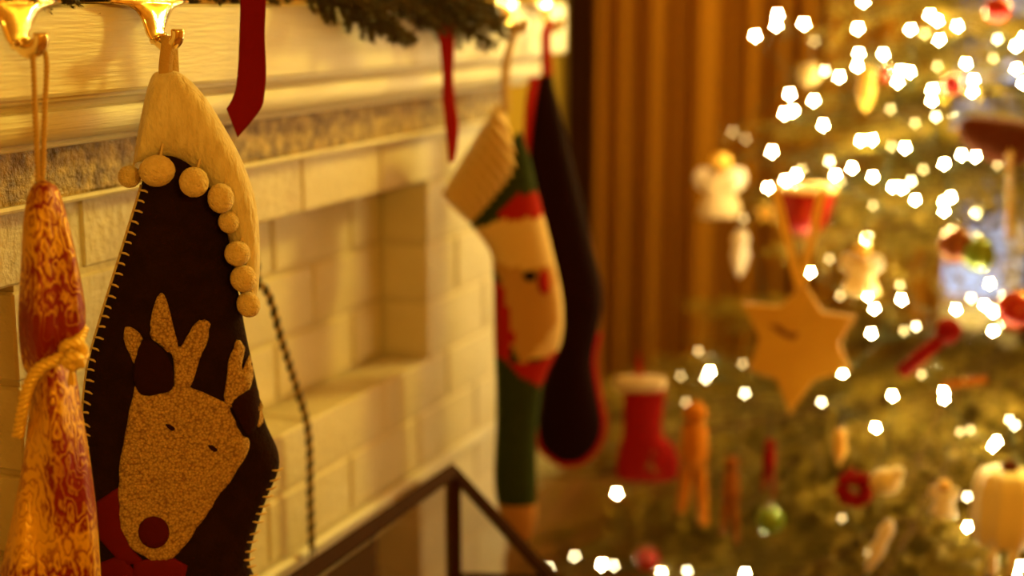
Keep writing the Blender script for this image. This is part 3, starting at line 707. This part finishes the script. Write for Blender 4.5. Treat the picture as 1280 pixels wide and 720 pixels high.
# ================================================================== CURTAIN
cur = empty('curtain', 'amber floor-length curtain hanging in folds beside the tree', 'curtain', (X1 - .12, .44, 0))
def curtain_mesh(ya, yb, ph):
    bm = bmesh.new(); n = 120; f = []; N = 12; rows_ = []
    for j in range(N + 1):
        z = .02 + (2.2 - .02) * j / N; row = []
        for i in range(n + 1):
            t = i / n; y = ya + (yb - ya) * t
            w = t * 11 + .55 * math.sin(t * 9 + ph) + ph
            x = .018 * math.sin(w * 2 * math.pi) * (.75 + .25 * math.sin(t * 23)) + .012 * math.sin(w * 4 * math.pi + 1) + .01 * (1 - j / N) * math.sin(t * 17)
            row.append(Vector((x, y, z)))
        rows_.append(row)
    fr = [[bm.verts.new(p) for p in r] for r in rows_]; bk = [[bm.verts.new(p + Vector((.004, 0, 0))) for p in r] for r in rows_]
    for S_ in (fr, bk):
        for a, b in zip(S_, S_[1:]):
            for i in range(n): bm.faces.new((a[i], a[i + 1], b[i + 1], b[i]))
    for j in range(N):
        for i in (0, n): bm.faces.new((fr[j][i], fr[j + 1][i], bk[j + 1][i], bk[j][i]))
    return bm
link('cloth', curtain_mesh(0, -.97, .3), M['curtain'], cur, True)
link('header_band', box(-.03, .03, -.97, 0, 2.19, 2.25, .005), M['curtain'], cur)
rod = link('rod', tube([(0, 0, 0), (0, -1.7, 0)], .014, 12), M['darkwood'], cur, True, (0, .01, 2.265))
for y in (0, -1.7): link('finial', lathe(ball_prof(.028), 14, (0, y, 0)), M['darkwood'], rod, True)
for y in (-.05, -1.6): link('bracket', tube([(0, y, 0), (.12, y, 0)], .008, 8), M['darkwood'], rod)

# ================================================================== CHRISTMAS TREE
APX = Vector((2.97, -.80, 2.15)); SL = .565
def cone_r(z): return max(0, (APX.z - z) * SL)
def on_tree(u, v, inset=0.0):
    r = ray(u, v); d = 1.2
    while d < 4.2:
        p = CAM + r * d
        if (p.to_2d() - APX.to_2d()).length < cone_r(p.z) - inset: return p
        d += .004
    best = min((((CAM + r * (1.8 + .01 * i)).to_2d() - APX.to_2d()).length - cone_r((CAM + r * (1.8 + .01 * i)).z), i) for i in range(180))
    return CAM + r * (1.8 + .01 * best[1])
tree = empty('christmas_tree', 'full green fir tree covered in lit bulbs and ornaments', 'christmas tree', (APX.x, APX.y, 0))
link('trunk', tube([(0, 0, .03), (.01, 0, .8), (0, .01, 1.5), (0, 0, 2.12)], [.05, .038, .02, .006], 12), M['bark'], tree, True)
bm = bmesh.new(); add_lathe(bm, [(.17, 0), (.17, .02), (.07, .06), (.065, .16), (.055, .16), (.055, .05), (.01, .045)], 20)
for k in range(4): add_box(bm, -.02, .02, -.02, .02, 0, .001)
link('tree_stand', bm, M['plastic'], tree, True)
LEN = [.95, .78, .62, .46, .30, .17]
BM_ = []
for i, l in enumerate(LEN):
    BM_.append([sprig_mesh(l, max(8, int(l * 30)), .021, 100 + 10 * i + j, .22 + .1 * l, .50, 210, .00115, 48) for j in range(2)])
    for m_ in BM_[-1]: m_.materials.append(M['bark']); m_.materials.append(M['needle'])
HOLES = [(Vector((2.3, -.775, .90)), Vector((3.9, -.64, .66)), .125), (Vector((2.3, -.80, 1.22)), Vector((3.9, -.66, 1.12)), .045)]   # sparse places where the window shows through
def clear_len(z, a, L):
    for i in range(1, 13):
        p = Vector((APX.x + math.cos(a) * L * i / 12, APX.y + math.sin(a) * L * i / 12, z + L * i / 12 * .04 - .1 * L * (i / 12) ** 2))
        for A_, B_, r in HOLES:
            if (geometry.intersect_point_line(p, A_, B_)[0] - p).length < r: return L * (i - 1.6) / 12
    return L
z = .22; k = 0
while z < 2.08:
    R = cone_r(z - .05); n = max(4, int(5 + R * 8))
    for i in range(n):
        a = 2 * math.pi * (i + .5 * (k % 2)) / n + random.uniform(-.16, .16); L = R * random.uniform(.88, 1.06) * (1.12 if z < .62 else 1.0)
        if L * math.cos(a) > .69: L = .69 / math.cos(a)
        if L * math.sin(a) > 1.18: L = 1.18 / math.sin(a)
        for f_ in range(40):                     # keep clear of the chimney breast
            if APX.x + L * math.cos(a) < 2.36 and APX.y + L * math.sin(a) > -.22: L *= .97
        L = clear_len(z, a, L)
        if L < .1: continue
        j = min(range(len(LEN)), key=lambda q_: abs(LEN[q_] - L))
        o = bpy.data.objects.new('branch', BM_[j][random.randrange(2)]); COL.objects.link(o); o.parent = tree
        zz = z + random.uniform(-.04, .04); o.location = (0, 0, zz); s = L / LEN[j]; o.scale = (s, s, s)
        o.rotation_euler = (random.uniform(-.3, .3), random.uniform(-.08, .16) - .25 * max(0, z - 1.5), a)
    z += .092 if z < .95 or z > 1.5 else .055; k += 1
# lights
B = [(1005,30,2),(1018,52,0),(1079,2,2),(1072,36,2),(1074,67,2),(1072,83,2),(1104,68,2),(1126,89,2),(1137,90,2),(1122,103,2),(1138,37,2),(1162,19,2),(1172,26,2),(1156,42,0),(1174,50,2),(1197,33,2),(1248,4,2),(1247,49,1),(1242,73,0),(1208,80,2),(1270,58,2),(1279,47,2),(1270,86,2),(1279,104,2),(1217,100,2),(1216,115,2),(1165,112,2),(1165,126,2),(1170,146,1),(1172,83,0),(1031,89,1),(1049,96,2),(987,118,2),(991,139,2),(981,142,2),(1017,126,2),(1029,157,2),(1076,176,2),(1090,175,2),(1131,185,2),(1115,183,0),(1113,137,0),(1144,154,0),(1202,194,2),(1219,196,2),(944,45,2),(972,19,2),(970,32,2),(965,190,2),(916,165,0),(932,174,0),(960,235,2),(982,226,2),(995,219,2),(1002,212,0),(1037,202,1),(1044,219,2),(1065,210,2),(1051,227,0),(929,274,0),(1037,324,0),(1012,341,2),(1025,231,0),(1091,221,2),(1116,234,2),(1127,235,2),(1139,227,1),(1144,250,2),(1180,205,2),(1154,212,0),(1180,252,2),(1189,247,2),(1180,264,2),(1091,257,0),(1237,355,2),(1247,206,0),(1085,369,2),(1093,386,2),(1127,375,2),(1125,357,0),(1050,370,0),(1089,417,2),(1145,408,1),(1130,414,0),(1195,387,2),(1214,373,1),(1231,382,2),(1242,391,2),(1241,414,2),(1053,466,2),(1116,495,2),(1180,490,2),(1180,499,2),(1152,468,0),(1166,436,0),(1095,535,2),(1027,503,1),(1262,525,1),(1268,532,1),(887,465,2),(882,473,1),(931,492,1),(851,470,0),(857,503,0),(873,439,0),(928,455,0),(771,617,2),(752,706,2),(767,707,1),(718,696,1),(686,710,1),(828,717,2),(859,714,1),(931,717,2),(1241,558,2),(1246,552,2),(1209,659,2),(1209,621,1),(1052,648,0),(1213,538,0),(1276,590,2),(1276,708,2),(1269,717,2),(1278,398,2),(1085,690,0),(1200,540,0)]
ls = empty('light_string', 'string of small warm lit bulbs wound through the fir tree', 'string lights', (APX.x, APX.y, 0))
src = {}
prof = [(.0006, -.0034), (.0022, -.0030), (.0031, -.0016), (.0033, 0), (.0030, .0020), (.0020, .0040), (.0006, .0050)]
pos = []
for u, v, k in B: pos.append((on_tree(u, v, random.uniform(-.02, .05)), k))
vis = [p for p, k in pos]
for i in range(110):                                                   # the far side and above the picture
    z = random.uniform(.35, 2.05); a = random.uniform(0, 2 * math.pi); R = cone_r(z) * random.uniform(.85, 1.0)
    p = Vector((APX.x + R * math.cos(a), APX.y + R * math.sin(a), z)); d = (p - CAM); dep = d.dot(CF)
    u = 640 + FPX * d.dot(CR) / dep; v = 360 - FPX * d.dot(CU) / dep
    toward = (p - APX).to_2d().dot((CAM - APX).to_2d()) > 0
    if u < 1290 and -5 < v < 725 and (toward or abs((p - APX).to_2d().normalized().dot((CAM - APX).to_2d().normalized())) < .75): continue
    pos.append((p, 2))
for p, k in pos:
    nm = ('bulb_lo', 'bulb_mid', 'bulb_hi')[k]
    if nm not in src: src[nm] = o = link('bulb', lathe(prof, 8), M[nm], ls, True)
    else: o = inst(src[nm], ls)
    o.location = p - Vector((APX.x, APX.y, 0)); o.rotation_euler = (random.uniform(-.7, .7), random.uniform(-.7, .7), 0)
rest = [p - Vector((APX.x, APX.y, 0)) for p, k in pos]; order = [rest.pop(0)]
while rest:
    i = min(range(len(rest)), key=lambda j: (rest[j] - order[-1]).length); order.append(rest.pop(i))
bm = bmesh.new()
for a, b in zip(order, order[1:]):
    if True:
        m_ = (a + b) / 2; inn = Vector((m_.x, m_.y, 0)) * -.08; add_tube(bm, [a - Vector((0, 0, .004)), m_ + inn - Vector((0, 0, .02)), b - Vector((0, 0, .004))], .0011, 4)
link('lead_wire', bm, M['wire'], ls)

# ================================================================== ORNAMENTS
def orn(name, label, u, v, out=.02, turn=0, cat='ornament', group='ornaments on the tree', d=None):
    out += .06 if v > 420 else .015
    p = at(u, v, d) if d else on_tree(u, v, -out)
    r = ray(u, v); pl = Plane(p, math.atan2(r.y, r.x) - math.pi / 2 + math.radians(turn))
    o = empty(name, label, cat, p, pl.a, group); pl.dep = (p - CAM).dot(CF); pl.s = pl.dep / FPX
    return o, pl
def hang(o, z0, h=.05, m='wire'):
    link('hanger', tube([(0, 0, z0), (.002, .004, z0 + h * .5), (0, .012, z0 + h)], .0009, 5), M[m], o)
def ball(name, label, u, v, rpx, m, cat='ornament'):
    o, pl = orn(name, label, u, v, .01, 0, cat, 'glass balls on the tree'); r = rpx * pl.s
    link('globe', lathe(ball_prof(r, 0, 14), 22), M[m], o, True); link('cap', lathe([(r * .24, r * .95), (r * .25, r * 1.18), (r * .1, r * 1.22)], 12), M['silver'], o); hang(o, r * 1.2)
    return o
def plate(o, pl, pts, th, name, m, k=1, y=0.0):
    bm = bmesh.new(); out = [Vector((*pl(*p), 0)) for p in pts]
    if k > 1:
        c = out; n = len(c); out = []
        for i in range(n):
            p0, p1, p2, p3 = c[i - 1], c[i], c[(i + 1) % n], c[(i + 2) % n]
            for j in range(k):
                t = j / k; out.append(0.5 * ((2 * p1) + (p2 - p0) * t + (2 * p0 - 5 * p1 + 4 * p2 - p3) * t * t + (3 * p1 - p0 - 3 * p2 + p3) * t ** 3))
    a = [bm.verts.new((p.x, y - th / 2, p.y)) for p in out]; f = bm.faces.new(a)
    r = bmesh.ops.extrude_face_region(bm, geom=[f]); bmesh.ops.translate(bm, verts=[g_ for g_ in r['geom'] if isinstance(g_, bmesh.types.BMVert)], vec=(0, th, 0))
    bmesh.ops.bevel(bm, geom=[e_ for e_ in bm.edges if abs(e_.verts[0].co.y - e_.verts[1].co.y) < 1e-6], offset=th * .18, segments=1, affect='EDGES')
    bmesh.ops.triangulate(bm, faces=[f_ for f_ in bm.faces if len(f_.verts) > 4])
    return link(name, bm, M[m], o)
# big star on a ribbon
o, pl = orn('star_ornament', 'large flat gold six-pointed star hanging from a gold ribbon', 999, 435, .05)
outer = [(1006, 354), (1071, 396), (1063, 462), (987, 518), (936, 462), (927, 378)]; cx, cy = 999, 430; pts = []
for i, p in enumerate(outer):
    q_ = outer[(i + 1) % 6]; mid = ((p[0] + q_[0]) / 2, (p[1] + q_[1]) / 2); pts += [p, (cx + (mid[0] - cx) * .74, cy + (mid[1] - cy) * .74)]
plate(o, pl, pts, .012, 'star_body', 'gold')
plate(o, pl, [(961, 404), (975, 406), (985, 415), (998, 415), (993, 424), (977, 418)], .002, 'painted_mark', 'marker', 1, -.0072)
q = lambda u, v, y: Vector((pl(u, v)[0], y, pl(u, v)[1]))
for a, b in (((968, 238), (1000, 362)), ((1029, 235), (1001, 362))): link('ribbon_strand', strip([q(*a, .02), q((a[0] + b[0]) / 2, (a[1] + b[1]) / 2, .004), q(*b, 0)], (1, 0, .2), .013), M['goldribbon'], o)
# boot
o, pl = orn('boot_ornament', 'red felt boot ornament with cream cuff on a low branch', 805, 540, .04)
bm, _, _ = loft(pl, [((779, 484), (833, 484), .012), ((779, 515), (829, 515), .015), ((778, 545), (828, 542), .017), ((772, 565), (842, 558), .018), ((770, 585), (849, 580), .018), ((772, 597), (846, 597), .014), ((784, 602), (834, 602), .006)], 5, 24, .7)
link('boot', bm, M['redfelt'], o, True)
bm, _, _ = loft(pl, [((770, 471), (830, 471), .014), ((767, 478), (834, 478), .019), ((770, 487), (832, 487), .015)], 4, 20, .8); link('cuff', bm, M['whitefelt'], o, True)
q = lambda u, v, y: Vector((pl(u, v)[0], y, pl(u, v)[1]))
link('hanging_loop', strip([q(796, 474, -.002), q(799, 440, .0), q(803, 474, .002)], (1, .1, 0), .006), M['trimred'], o)
# clothes-pin figures
def pin(u, v, w, h, label, m='orange'):
    o, pl = orn('clothespin_ornament', label, u, v, .03, 0); s = pl.s; w *= s; h *= s
    link('head', lathe(ball_prof(w * .34, h * .44, 8), 12), M[m], o, True)
    link('body', lathe([(w * .2, h * .36), (w * .34, h * .32), (w * .40, h * .1), (w * .36, -.02 * h)], 14), M[m], o, True)
    for sgn in (-1, 1): link('leg', tube([(sgn * w * .16, 0, 0), (sgn * w * .24, 0, -h * .25), (sgn * w * .34, 0, -h * (.42 if sgn < 0 else .52))], [w * .19, w * .17, w * .14], 8), M[m], o, True)
    hang(o, h * .5)
pin(867, 580, 44, 150, 'orange wooden clothespin figure hanging beside the red boot')
pin(913, 625, 28, 110, 'thin orange-brown clothespin figure low on the tree under the star', 'terracotta')
pin(961, 585, 20, 70, 'small red clothespin figure below the tip of the star', 'redfelt')
ball('ball_ornament', 'green glass ball low on the tree front', 962, 650, 19, 'greenglass')
ball('ball_ornament', 'red glass ball near the bottom edge under the red boot', 809, 699, 16, 'redglass')
ball('ball_ornament', 'copper brown glass ball in front of the bright window', 1195, 307, 23, 'brownglass')
ball('ball_ornament', 'yellow-green glass ball just right of the copper one', 1223, 318, 21, 'greenglass')
ball('ball_ornament', 'large red glass ball at the right picture edge', 1270, 388, 26, 'redglass')
ball('ball_ornament', 'red glass ball at the top right of the tree', 1247, 12, 17, 'redglass')
ball('ball_ornament', 'small red glass ball beside paired bulbs at upper right', 1190, 106, 13, 'redglass')
ball('ball_ornament', 'tiny red glass ball in the upper middle of the tree', 1108, 93, 9, 'redglass')
ball('ball_ornament', 'pale cream ball under the top left bulbs', 1012, 94, 14, 'terracream')
# red bell behind the star ribbon
o, pl = orn('bell_ornament', 'red cup-shaped bell behind the ribbon of the star', 1006, 262, .02); s = pl.s
link('bell', lathe([(.001, -32 * s), (14 * s, -31 * s), (26 * s, -22 * s), (34 * s, 0), (37 * s, 22 * s), (38 * s, 28 * s), (33 * s, 28 * s), (5 * s, 30 * s)], 24), M['redglass'], o, True); hang(o, 30 * s)
link('rim', lathe([(38 * s, 24 * s), (40 * s, 26 * s), (38 * s, 30 * s), (34 * s, 29 * s)], 24), M['goldribbon'], o, True)
# white angel doll at the left
def angel(u, v, k, label, m='whitefelt'):
    o, pl = orn('angel_ornament', label, u, v, .02); s = pl.s * k
    link('dress', lathe([(.001, -38 * s), (27 * s, -37 * s), (25 * s, -26 * s), (15 * s, -2 * s), (9 * s, 12 * s), (4 * s, 16 * s)], 18, (0, 0, 0), 1, .7), M[m], o, True)
    link('head', lathe(ball_prof(12 * s, 24 * s, 10), 16), M['knitface'], o, True)
    link('hair', lathe([(12.5 * s, 24 * s), (12.8 * s, 30 * s), (8 * s, 37 * s), (1 * s, 39 * s)], 14), M['goldribbon'], o, True)
    for sg in (-1, 1):
        bm = bmesh.new(); add_lathe(bm, ball_prof(16 * s, 0, 8), 12, (0, 0, 0), .85, .25)
        w_ = link('wing', bm, M['pearl'], o, True); w_.location = (sg * 17 * s, 6 * s, 6 * s); w_.rotation_euler = (0, sg * .6, 0)
        link('arm', tube([(sg * 9 * s, -3 * s, 10 * s), (sg * 15 * s, -8 * s, 0), (sg * 6 * s, -12 * s, -4 * s)], [4 * s, 4.5 * s, 3 * s], 8), M[m], o, True)
    hang(o, 38 * s)
angel(900, 232, 1.05, 'white cloth angel on the left tip of an upper branch')
angel(1077, 336, .85, 'cream angel in the middle of the tree right of the star ribbon', 'cream')
angel(1180, 622, .62, 'small pale angel left of the cream pleated bell', 'pearl')
# small gold star
o, pl = orn('star_ornament', 'small yellow star left of the red bell', 957, 266, .02)
plate(o, pl, [(957 + (15 if i % 2 == 0 else 7) * math.sin(i * math.pi / 5), 266 - (15 if i % 2 == 0 else 7) * math.cos(i * math.pi / 5)) for i in range(10)], .008, 'star_body', 'goldribbon'); hang(o, .018, .04)
# icicles
def icicle(u, v, h, w, label, m, tilt=0):
    o, pl = orn('icicle_ornament', label, u, v, .02); s = pl.s
    bm = lathe([(.0008, -h * s / 2), (w * .3 * s, -h * .3 * s), (w * .5 * s, 0), (w * .38 * s, h * .15 * s), (w * .5 * s, h * .34 * s), (w * .2 * s, h * .5 * s)], 12)
    ob = link('drop', bm, M[m], o, True); ob.rotation_euler = (0, tilt, 0); hang(o, h * s / 2)
icicle(925, 318, 62, 24, 'pale cream icicle drop under the white angel', 'pearl')
icicle(1098, 685, 78, 20, 'slanting pearly icicle near the bottom of the tree', 'pearl', .35)
icicle(1083, 112, 56, 22, 'yellow glass drop high in the tree middle', 'goldribbon')
icicle(1050, 560, 50, 18, 'gold drop below the lowest bright bulb', 'goldribbon')
# bird
o, pl = orn('bird_ornament', 'dark red-brown wooden bird at the right picture edge', 1246, 172, .03); s = pl.s
bm, _, _ = loft(pl, [((1198, 160), (1199, 170), .004), ((1210, 146), (1209, 184), .016), ((1240, 146), (1238, 202), .026), ((1274, 150), (1270, 206), .026), ((1306, 156), (1304, 190), .012), ((1330, 146), (1330, 168), .004)], 5, 20, .9); link('body', bm, M['brown'], o, True)
plate(o, pl, [(1230, 165), (1272, 158), (1290, 176), (1256, 188)], .006, 'wing', 'brown', 3, -.024); link('beak', tube([(pl(1199, 162)[0], 0, pl(1199, 162)[1]), (pl(1189, 165)[0], 0, pl(1189, 165)[1])], [.005, .0008], 8), M['gold'], o, True); hang(o, .02)
# bead strand
o, pl = orn('bead_strand', 'vertical strand of amber glass beads near the right picture edge', 1262, 240, .04, 0, 'bead strand'); bd = None
for i in range(9):
    x, z = pl(1262, 196 + i * 12)
    if bd is None: bd = b_ = link('bead', lathe(ball_prof(6 * pl.s, 0, 8), 12), M['amberbead'], o, True)
    else: b_ = inst(bd, o)
    b_.location = (x, 0, z)
link('thread', tube([(pl(1262, 185)[0], 0, pl(1262, 185)[1]), (pl(1262, 300)[0], 0, pl(1262, 300)[1])], .0007, 5), M['goldcord'], o)
# candy stick
o, pl = orn('stick_ornament', 'red painted stick slanting on the right side of the tree', 1160, 437, .03)
q = lambda u, v, y: Vector((pl(u, v)[0], y, pl(u, v)[1]))
link('stick', tube([q(1126, 466, 0), q(1176, 424, 0)], 9 * pl.s, 12), M['redfelt'], o, True); link('end_knob', lathe(ball_prof(16 * pl.s, 0, 10), 14, q(1186, 413, 0)), M['redfelt'], o, True); hang(o, .005)
o, pl = orn('stick_ornament', 'orange cinnamon stick lying across a right branch', 1205, 478, .02)
q = lambda u, v, y: Vector((pl(u, v)[0], y, pl(u, v)[1])); link('stick', tube([q(1178, 482, 0), q(1234, 474, 0)], 5 * pl.s, 10), M['orange'], o, True); link('tie', tube([q(1205, 484, -.002), q(1205, 471, -.002)], .003, 8), M['goldcord'], o)
# red wreath
o, pl = orn('wreath_ornament', 'fluffy red wreath ornament with white bird beside it', 1068, 612, .03); s = pl.s
bm = bmesh.new(); rr = random.Random(5)
for i in range(110):
    t = rr.uniform(0, 6.283); add_lathe(bm, ball_prof(rr.uniform(4, 7) * s, 0, 4), 6, ((15 * math.cos(t) + rr.uniform(-5, 5)) * s, rr.uniform(-6, 6) * s, (16 * math.sin(t) + rr.uniform(-5, 5)) * s))
link('berries', bm, M['redfelt'], o, True); hang(o, 18 * s)
o, pl = orn('dove_ornament', 'cream ceramic dove just right of the red wreath', 1107, 602, .03); s = pl.s
link('body', lathe(ball_prof(17 * s, 0, 10), 16, (0, 0, 0), 1.15, .8), M['cream'], o, True); link('head', lathe(ball_prof(8 * s, 13 * s, 8), 12, (14 * s, 0, 0)), M['cream'], o, True); link('tail', tube([(-12 * s, 0, -2 * s), (-27 * s, 0, -10 * s)], [8 * s, 5 * s], 8, .4), M['cream'], o, True); hang(o, 16 * s)
# pleated bell with legs at lower right
o, pl = orn('bell_ornament', 'cream pleated bell with two dangling legs at the lower right edge', 1258, 632, .06); s = pl.s
bm = lathe([(.001, -45 * s), (30 * s, -48 * s), (39 * s, -44 * s), (41 * s, -10 * s), (40 * s, 26 * s), (35 * s, 42 * s), (20 * s, 47 * s), (5 * s, 48 * s)], 60)
for v_ in bm.verts:
    t = math.atan2(v_.co.y, v_.co.x); k_ = 1 + .045 * math.sin(t * 10); v_.co.x *= k_; v_.co.y *= k_
link('pleated_bell', bm, M['cream'], o, True)
link('cap', lathe([(10 * s, 46 * s), (11 * s, 50 * s), (8 * s, 55 * s), (4 * s, 60 * s)], 24), M['brown'], o, True)
for sg in (-1, 1):
    link('leg', tube([(sg * 11 * s, 0, -42 * s), (sg * 12 * s, 0, -70 * s), (sg * 11 * s, -2 * s, -98 * s)], [7 * s, 6.5 * s, 6 * s], 10), M['cream'], o, True)
    link('shoe', lathe(ball_prof(9 * s, -100 * s, 8), 12, (sg * 11 * s, -4 * s, 0), 1, 1.5), M['brown'], o, True)
hang(o, 59 * s)
